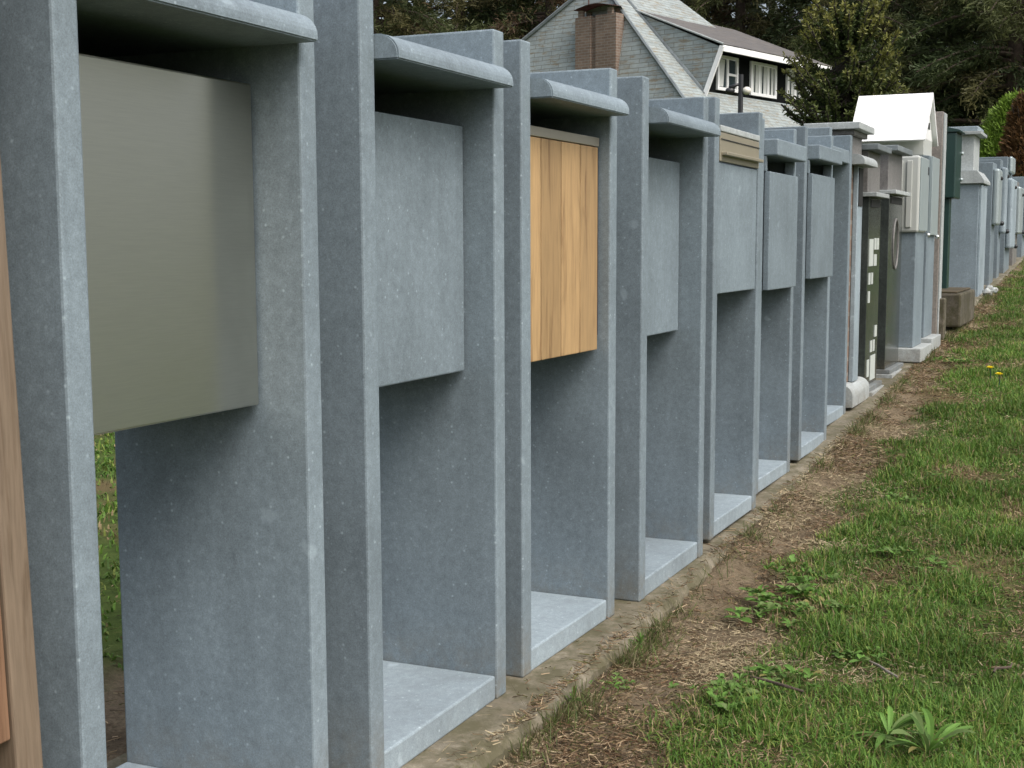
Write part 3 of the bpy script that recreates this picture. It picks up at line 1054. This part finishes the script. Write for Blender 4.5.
# chimney
ch = link('chimney', one(-1.37, -.80, 2.52, 3.22, 3.8, 7.12, .01), 'brick', house)
link('chimney_flue', one(-1.37, -.80, 3.38, 3.92, 3.8, 7.12, .01), 'brick', ch)
link('chimney_web', one(-1.29, -.82, 3.221, 3.379, 3.8, 7.08, 0), 'brick', ch)
for x in (-1.3, -.92):
    for y in (2.75, 3.75):
        link('chimney_stub', one(x - .05, x + .05, y - .08, y + .08, 7.121, 7.30, .005), 'brick', ch)
bm = bmesh.new()
n = 10
ra = [bm.verts.new((-1.48, 2.55 + 1.35 * i / n, 7.31 + .10 * math.sin(math.pi * i / n) + random.uniform(-.015, .015))) for i in range(n + 1)]
rb = [bm.verts.new((-.75, v.co.y, v.co.z + .05)) for v in ra]
for i in range(n):
    bm.faces.new((ra[i], ra[i + 1], rb[i + 1], rb[i]))
bmesh.ops.solidify(bm, geom=bm.faces[:], thickness=.07)
link('chimney_cap', bm, 'rust', ch)
bm = bmesh.new()
tube(bm, [(-1.3, 3.5, 7.4), (-1.3, 3.5, 8.0)], [.02, .015], 5); tube(bm, [(-1.3, 3.3, 7.8), (-1.3, 3.7, 7.8)], [.012, .012], 5)
link('aerial', bm, 'rust', ch)

# ------------------------------------------------------------------ lamp post behind the stands
lp = thing('lamp_post', 'thin dark post with a small round white lamp, in front of the dormer windows', 'lamp post', (2.17, 13.0, .27))
link('pole', tube(bmesh.new(), [(0, 0, 0), (0, 0, 2.22)], [.026, .024], 8), 'dark_metal', lp)
link('lamp', ball(bmesh.new(), (.055, -.01, 2.07), .043, 1.0, 1, .85), 'bulb', lp, smooth=True)
bm = tube(bmesh.new(), [(0, 0, 2.13), (-.045, 0, 2.125), (-.10, 0, 2.09)], [.012, .014, .03], 8)
ball(bm, (-.10, 0, 2.07), .042, 1.1, .8, .8)
link('bracket', bm, 'dark_metal', lp, smooth=True)


# ------------------------------------------------------------------ trees
def conifer_mesh(seed, H, R, zlow, pal, dens=1.0):
    r = np.random.default_rng(seed)
    bm = bmesh.new()
    tube(bm, [(0, 0, -.5), (.05, 0, H * .3), (-.05, .08, H * .65), (0, 0, H * .97)], [.30, .24, .15, .02], 8)
    cs, ds, ls, cols = [], [], [], []
    z = zlow
    while z < H * .98:
        f = (z - zlow) / (H - zlow)
        for _ in range(r.integers(4, 7)):
            az = r.uniform(0, 2 * math.pi)
            L = R * (1 - f) ** .75 * r.uniform(.55, 1.15) + .3
            zz = z + r.uniform(-.3, .3)
            out = np.array([math.cos(az), math.sin(az), 0.]); sd = np.array([-math.sin(az), math.cos(az), 0.])
            up0 = r.uniform(.0, .3); dr = r.uniform(.25, .5)
            us = np.linspace(0, 1, 6)
            pts = [(out * u * L + np.array([0, 0, zz + (up0 * u - dr * u * u) * L])) for u in us]
            tube(bm, pts, [.055 * (1 - u * .8) * (L / 3 + .3) for u in us], 5)
            n = int(L * 22 * dens)
            u = r.uniform(.18, 1.05, n) ** .8
            lat = r.normal(0, .22, n) * L * (1.15 - u)
            c = out * (u * L)[:, None] + sd * lat[:, None]
            c[:, 2] += zz + (up0 * u - dr * u * u) * L + r.normal(-.05, .14, n)
            d = norm(out * .8 + sd * (np.sign(lat) * r.uniform(.1, 1.0, n))[:, None] + r.normal(0, .35, (n, 3)) + np.array([0, 0, -.25]))
            pc = pal[r.integers(0, len(pal))] * r.uniform(.75, 1.25)
            for _k in range(9):
                dd = norm(d + r.normal(0, .55, (n, 3)))
                cs.append(c + r.normal(0, .10, (n, 3))); ds.append(dd); ls.append(r.uniform(.10, .27, n))
                cols.append(pc * r.uniform(.7, 1.3, (n, 1)) * np.ones((n, 3)))
        z += r.uniform(.42, .7)
    c = np.concatenate(cs); d = np.concatenate(ds); l = np.concatenate(ls); col = np.concatenate(cols)
    V = leafquads(c, d, l, l * r.uniform(.16, .3, len(l)), r)
    return bm, V, col


PAL = [np.array(p) for p in ((.064, .086, .030), (.084, .098, .036), (.05, .072, .028), (.105, .102, .04))]
PALB = [np.array(p) for p in ((.092, .108, .04), (.125, .118, .05), (.072, .09, .034), (.125, .085, .05))]
protos = []
for i, (sd, H, R, zl, pal) in enumerate(((101, 18, 4.6, 2.2, PAL), (102, 16, 4.0, 1.6, PALB), (103, 20, 5.2, 3.0, PAL))):
    bm, V, col = conifer_mesh(sd, H, R, zl, pal)
    root = thing('conifer', '', 'tree', (0, 0, 0), group='tall conifers behind the house and stands')
    link('trunk', bm, 'bark', root)
    quads('crown', V, col, 'leaf', root)
    protos.append(root)


def copy_thing(o):
    c = o.copy(); COL.objects.link(c)
    for ch in o.children:
        d = ch.copy(); COL.objects.link(d); d.parent = c
        for g in ch.children:
            e = g.copy(); COL.objects.link(e); e.parent = d
    return c


spots = [  # x, y, proto, scale, rot, label
    (-8.5, 50, 0, 1.0, .3, 'tall conifer hidden mostly behind the nearest stands at the left'),
    (-4.6, 47, 1, 1.0, 1.2, 'brownish green conifer just right of the tallest near slab'),
    (-1.9, 53, 2, .95, 2.2, 'dark conifer with pale sky gaps, left of the shingled roof'),
    (1.4, 50, 1, 1.05, 4.0, 'conifer touching the left slope of the shingled roof'),
    (5.2, 55, 0, 1.0, 5.1, 'conifer rising straight behind the brick chimney'),
    (9.0, 54, 1, 1.1, .9, 'conifer behind the right slope of the shingled roof'),
    (11.6, 50, 0, .9, 2.9, 'greyish conifer behind the dark slate dormer roof'),
    (14.6, 53, 2, 1.0, 3.7, 'dark conifer behind the monkey puzzle tree'),
    (17.2, 47, 0, 1.05, 1.9, 'darkest conifer above the white gabled mailbox'),
    (19.6, 52, 2, 1.05, .2, 'dark conifer with a white sky gap near its trunk'),
    (20.6, 44, 1, .95, 5.6, 'conifer with a long drooping bough above the green shrub'),
    (23.5, 48, 0, 1.0, 4.4, 'tall conifer at the right edge above the brown shrub'),
]
used = set()
for x, y, k, sc, rz, lab in spots:
    o = protos[k] if k not in used else copy_thing(protos[k])
    used.add(k)
    o.location = (x, y, .75); o.rotation_euler = (0, 0, rz); o.scale = (sc, sc, sc)
    o['label'] = lab


# a far wood that closes the view behind the conifers
def far_wood():
    r = np.random.default_rng(77)
    n = 60000
    x = r.uniform(-40, 60, n); y = r.uniform(64, 76, n); z = .5 + 21 * r.random(n)
    keep = fbm(x * .35 + 3, z * .3 + 8, 4) > .45
    c = np.stack([x, y, z], -1)[keep]
    n = len(c)
    d = norm(r.normal(size=(n, 3)) + np.array([0, 0, -.3]))
    l = r.uniform(.5, 1.3, n)
    V = leafquads(c, d, l, l * .5, r)
    col = np.array([.035, .045, .02]) * r.uniform(.6, 1.5, (n, 1))
    o = quads('wood', V, col, 'leaf')
    tag(o, 'dark wood closing the view far behind the house', 'wood'); kind(o, 'stuff')


far_wood()


def monkey_puzzle():
    r = np.random.default_rng(9)
    root = thing('monkey_puzzle_tree', 'bushy monkey puzzle tree with snaking branches, between dormer and white gabled mailbox', 'tree', (5.86, 24.0, .6))
    bm = bmesh.new()
    tube(bm, [(0, 0, -.3), (.03, 0, 2), (0, .02, 4.3)], [.13, .10, .03], 8)
    br = bmesh.new()
    cs, ds, ls, cols = [], [], [], []
    for i in range(280):
        z0 = r.uniform(1.2, 4.25)
        f = (z0 - 1.2) / 3.1
        az = r.uniform(0, 2 * math.pi)
        L = (1.08 * math.sqrt(max(.05, 1 - (max(0, f - .5) / .53) ** 2))) * r.uniform(.75, 1.12)
        out = np.array([math.cos(az), math.sin(az), 0.]); sd = np.array([-math.sin(az), math.cos(az), 0.])
        us = np.linspace(0, 1, 9)
        droop = r.uniform(.2, .5) * (1 - .6 * f); wig = r.uniform(-.12, .12); upt = r.uniform(.05, .40) + .12 * f
        pts = np.array([out * u * L + sd * wig * math.sin(u * 5) * L + np.array([0, 0, z0 - droop * math.sin(u * math.pi * .8) + upt * u ** 2.5]) for u in us])
        bare = (out[0] < -.1) and f < .62 and r.random() < .6
        if bare:
            L *= 1.12; upt += .12; wig *= 1.8
        tube(br, [tuple(p) for p in pts], [.030 * (1 - .45 * u) for u in us], 5)
        n = 105 if not bare else 26
        u = r.uniform(.25 if not bare else .1, 1.02, n)
        ii = np.clip((u * 8).astype(int), 0, 7); fr = (u * 8 - ii)[:, None]
        c = pts[ii] * (1 - fr) + pts[ii + 1] * fr
        tg = norm(pts[ii + 1] - pts[ii])
        for _k in range(2):
            rad = norm(r.normal(size=(n, 3)))
            d = norm(tg * .45 + rad * .9)
            cs.append(c + rad * .02); ds.append(d); ls.append(r.uniform(.04, .085, n) * (1 if not bare else .7))
            tip = (np.clip((u - .75) / .25, 0, 1) * np.clip((f - .3) * 2.2, 0, 1))[:, None]
            cols.append((np.array([.066, .095, .03]) * (1 - tip) + np.array([.19, .19, .05]) * tip) * r.uniform(.7, 1.3, (n, 1)))
    link('trunk', bm, 'bark_dark', root)
    link('branches', br, 'bark_dark', root)
    c = np.concatenate(cs); d = np.concatenate(ds); l = np.concatenate(ls)
    quads('crown', leafquads(c, d, l, l * .55, r), np.concatenate(cols), 'leaf', root)


monkey_puzzle()


def shrub(name, label, loc, H, R, col, seed, n, leaf=.13, cat='shrub', colvar=None):
    r = np.random.default_rng(seed)
    root = thing(name, label, cat, loc)
    bm = bmesh.new()
    tube(bm, [(0, 0, -.1), (0, 0, H * .9)], [.06, .02], 7)
    for i in range(24):
        az = r.uniform(0, 6.28); z = r.uniform(.15, .7) * H
        q = R * r.uniform(.5, .9)
        tube(bm, [(0, 0, z), (math.cos(az) * q * .6, math.sin(az) * q * .6, z + .12 * H), (math.cos(az) * q, math.sin(az) * q, z + .28 * H)], [.02, .013, .006], 5)
    link('trunk', bm, 'bark', root)
    ph = r.uniform(0, 2 * math.pi, n); zz = r.random(n) ** .8
    prof = np.sin(np.clip(zz, 0, 1) ** .75 * math.pi * .93 + .2) ** .6
    rad = R * prof * (.55 + .5 * r.random(n) ** .5) * (.82 + .36 * vnoise(ph * 3 + 5, zz * 7))
    c = np.stack([np.cos(ph) * rad, np.sin(ph) * rad, zz * H], -1)
    out = np.stack([np.cos(ph), np.sin(ph), np.zeros(n)], -1)
    d0 = norm(out * .8 + np.array([0, 0, .75]) + r.normal(0, .25, (n, 3)))
    Vs, Cs = [], []
    for k in range(7):
        d = norm(d0 + r.normal(0, .38, (n, 3)))
        l = r.uniform(.5, 1.1, n) * leaf
        Vs.append(leafquads(c + r.normal(0, .025, (n, 3)), d, l, l * .28, r))
        Cs.append(np.array(col) * r.uniform(.65, 1.35, (n, 1)) * (np.array([1, 1, 1]) if colvar is None else (1 + r.uniform(-.25, .35, (n, 1)) * np.array(colvar))))
    quads('crown', np.concatenate(Vs), np.concatenate(Cs), 'leaf', root)


shrub('green_shrub', 'bright green rounded conifer shrub above the far grey stands', (8.25, 22.3, .8), 2.42, .76, (.17, .27, .04), 31, 4600)
shrub('brown_shrub', 'dead brown shrub at the right edge, before the bright green one', (7.87, 20.9, .75), 2.35, .43, (.12, .068, .03), 32, 2400, leaf=.11, colvar=(.6, .3, 0))


# ------------------------------------------------------------------ weeds, flowers, twigs
def rosette(r, Vs, Cs, off, R, nl, wide, upright):
    for i in range(nl):
        az = i * 2.399 + r.uniform(-.4, .4)
        L = R * r.uniform(.45, 1.15); w = L * wide * r.uniform(.8, 1.2)
        el = upright * r.uniform(.3, 1.7)
        o = np.array([math.cos(az), math.sin(az), 0]); sd = np.array([-math.sin(az), math.cos(az), 0])
        roll = r.uniform(-.5, .5)
        sd = sd * math.cos(roll) + np.array([0, 0, math.sin(roll)])
        us = np.linspace(0, 1, 8)
        bend = r.uniform(-.25, .25)
        cen = np.array([off + o * L * u * math.cos(el) + np.cross([0, 0, 1], o) * bend * L * u * u + np.array([0, 0, L * (math.sin(el) * u - .45 * u * u * math.sin(el + .3)) + .004]) for u in us])
        ws = w * np.array([.10, .30, .72, .80, 1.0, .82, .6, .05]) * .5
        if wide > .3:
            ws = ws * (1 + r.uniform(-.22, .22, 8))
        c = np.array([.12, .235, .045]) * r.uniform(.55, 1.25)
        q = r.random()
        if q < .06:
            c = np.array([.24, .22, .075])
        elif q < .3:
            c = np.array([.15, .22, .07])
        for a in range(7):
            for sg in (-1, 1):
                lift = np.array([0, 0, .22])
                p0, p1 = cen[a], cen[a + 1]
                e0 = p0 + sg * sd * ws[a] + lift * ws[a]; e1 = p1 + sg * sd * ws[a + 1] + lift * ws[a + 1]
                Vs.append([p0, p1, e1, e0] if sg > 0 else [e0, e1, p1, p0]); Cs.append(c * (1.0 if sg > 0 else .9))


def weed_mesh(seed, R, nl, wide=.32, upright=.35):
    r = np.random.default_rng(seed)
    Vs, Cs = [], []
    if wide > .3:                      # a clump of several small crowns
        for k in range(11):
            a = r.uniform(0, 6.28); q = R * r.uniform(.1, 1.0)
            rosette(r, Vs, Cs, np.array([math.cos(a) * q, math.sin(a) * q, 0]), R * r.uniform(.22, .42), int(nl * .55), wide * .9, upright)
    else:
        rosette(r, Vs, Cs, np.zeros(3), R, nl, wide, upright)
    return np.array(Vs), np.array(Cs)


weeds = [  # s, t, radius, leaves, wide, upright, label
    (3.46, -.80, .13, 20, .42, .7, 'biggest leafy weed clump at the earth edge below the fourth stand'),
    (3.34, -.78, .11, 16, .40, .6, 'pale yellowing weed at the near side of the leafy earth-edge clump'),
    (3.60, -.72, .13, 18, .4, .7, 'leafy weed on the lawn just right of the earth-edge clump'),
    (3.80, -.80, .12, 17, .4, .7, 'leafy weed just beyond the earth-edge clump'),
    (3.40, -.68, .10, 15, .45, .6, 'broad-leaved weed on the lawn below the earth-edge clump'),
    (2.72, -.76, .10, 15, .45, .6, 'low weed near the bottom, at the dirt edge'),
    (2.62, -.70, .095, 14, .5, .6, 'round-leaved weed low on the lawn, right of the near dirt edge'),
    (2.80, -.64, .10, 15, .45, .6, 'spreading weed low in the lawn, farther right of the near dirt edge'),
    (2.50, -.29, .14, 26, .11, .75, 'long-leaved dandelion rosette at the bottom right of the lawn'),
    (2.56, -.37, .11, 18, .11, .7, 'smaller long-leaved rosette at the bottom beside the big one'),
    (4.95, -.72, .085, 13, .4, .6, 'weed in the middle of the lawn beside a dry patch'),
    (5.4, -.60, .08, 12, .4, .6, 'flat weed on the lawn behind the dry patch'),
    (4.10, -.60, .09, 14, .4, .6, 'low weed among the grass in the middle right of the lawn'),
    (3.05, -.52, .08, 13, .4, .6, 'low weed in the lawn left of the pale dry twig'),
    (3.95, -.45, .085, 13, .4, .6, 'weed in the grass near the right edge of the photo'),
    (8.7, -.96, .13, 16, .4, .8, 'upright weed on the earth edge opposite the gabled mailbox'),
    (2.52, -1.0, .06, 14, .12, 1.2, 'thin grassy weed on the footing by the golden wood stand'),
    (2.66, -.965, .055, 12, .35, .6, 'pale yellow-green weed by the footing edge before the golden wood stand'),
    (2.95, -1.0, .055, 14, .10, 1.2, 'spiky grass tuft on the edge of the footing, below the golden wood stand'),
]
for i, (s, t, R, nl, wd, up, lab) in enumerate(weeds):
    V, C = weed_mesh(200 + i, R, nl, wd, up)
    o = quads('weed_plant', V, C, 'blade')
    s_, t_ = np.array([s]), np.array([t])
    o.location = (*xy(s, t), float(ground_z(s_, t_)[0]) + .012)
    tag(o, lab, 'weed', 'weeds in the lawn and earth')

for s, t, lab in ((7.71, -.59, 'yellow dandelion flower on the lawn, the nearer of the two'), (7.99, -.66, 'yellow dandelion flower on the lawn, the farther of the two')):
    z = float(ground_z(np.array([s]), np.array([t]))[0])
    r = thing('dandelion', lab, 'flower', (*xy(s, t), z), group='dandelions on the lawn')
    link('stem', tube(bmesh.new(), [(0, 0, 0), (.005, 0, .04), (0, 0, .076)], [.0025, .0025, .003], 6), 'dark_green', r)
    bm = bmesh.new()
    for k in range(60):
        a = k * 2.399; q = .003 + .017 * (k / 60) ** .5
        c = Vector((math.cos(a) * q * .3, math.sin(a) * q * .3, .076)); e = Vector((math.cos(a) * q * 1.15, math.sin(a) * q * 1.15, .082 + .008 * (1 - k / 60)))
        sd = Vector((-math.sin(a), math.cos(a), 0)) * .0028
        bm.faces.new([bm.verts.new(p) for p in (c - sd, c + sd, e + sd, e - sd)])
    link('flower_head', bm, 'yellow', r)

for i, (s, t, L, az, lab) in enumerate(((2.95, -.44, .10, 1.9, 'pale dry twig lying in the lawn near the bottom right'), (2.72, -.62, .12, 2.4, 'thin brown twig lying in the grass at the dirt edge'),
                                        (3.05, -.20, .07, .6, 'short brown twig in the grass at the right edge'))):
    z = float(ground_z(np.array([s]), np.array([t]))[0])
    bm = tube(bmesh.new(), [(-L / 2, 0, 0), (-.02, .006, .004), (L / 4, -.004, .002), (L / 2, .004, .006)], [.0025, .0035, .003, .0015], 6)
    o = link('twig', bm, 'granite_tan' if i == 0 else 'bark')
    o.location = (*xy(s, t), z + .03); o.rotation_euler = (0, 0, az)
    tag(o, lab, 'twig', 'twigs in the lawn')

# ------------------------------------------------------------------ camera, light
cam = bpy.data.cameras.new('camera')
cam.sensor_width = 36; cam.lens = 1350 / 1024 * 36; cam.shift_y = 17 / 1024; cam.clip_end = 2000; cam.clip_start = .02
co = bpy.data.objects.new('camera', cam); COL.objects.link(co)
pitch = math.atan(158 / 1350)
roll = math.radians(.2)
fw = Vector((0, math.cos(pitch), -math.sin(pitch)))
r0_ = Vector((1, 0, 0)); u0_ = r0_.cross(fw)
rt = r0_ * math.cos(roll) - u0_ * math.sin(roll); up = u0_ * math.cos(roll) + r0_ * math.sin(roll)
mt = Matrix((rt, up, -fw)).transposed().to_4x4()
mt.translation = Vector((0, 0, .92))
co.matrix_world = mt
SC.camera = co

w = bpy.data.worlds.new('World'); SC.world = w; w.use_nodes = True
nt = w.node_tree
sky = nt.nodes.new('ShaderNodeTexSky'); sky.sky_type = 'NISHITA'; sky.sun_disc = False
az_dir = Vector((.68, -.73, 0)).normalized()
elev = math.radians(52)
sky.sun_elevation = elev
sky.sun_rotation = math.atan2(az_dir.x, az_dir.y)
sky.air_density = 1.0; sky.dust_density = 6.0; sky.ozone_density = 1.0
hs = nd(nt, 'ShaderNodeHueSaturation', Saturation=.6)
nt.links.new(sky.outputs[0], hs.inputs['Color'])
nt.links.new(hs.outputs[0], nt.nodes['Background'].inputs[0])
nt.nodes['Background'].inputs[1].default_value = .15
sun = bpy.data.lights.new('sun', 'SUN'); sun.energy = 1.25; sun.angle = math.radians(35); sun.color = (1, .97, .93)
so = bpy.data.objects.new('sun', sun); COL.objects.link(so)
d = -(az_dir * math.cos(elev) + Vector((0, 0, math.sin(elev))))
so.rotation_euler = d.to_track_quat('-Z', 'Y').to_euler()
SC.render.engine = 'CYCLES'
SC.view_settings.view_transform = 'Standard'
SC.view_settings.look = 'None'
SC.view_settings.gamma = 1
SC.view_settings.exposure = 0.5
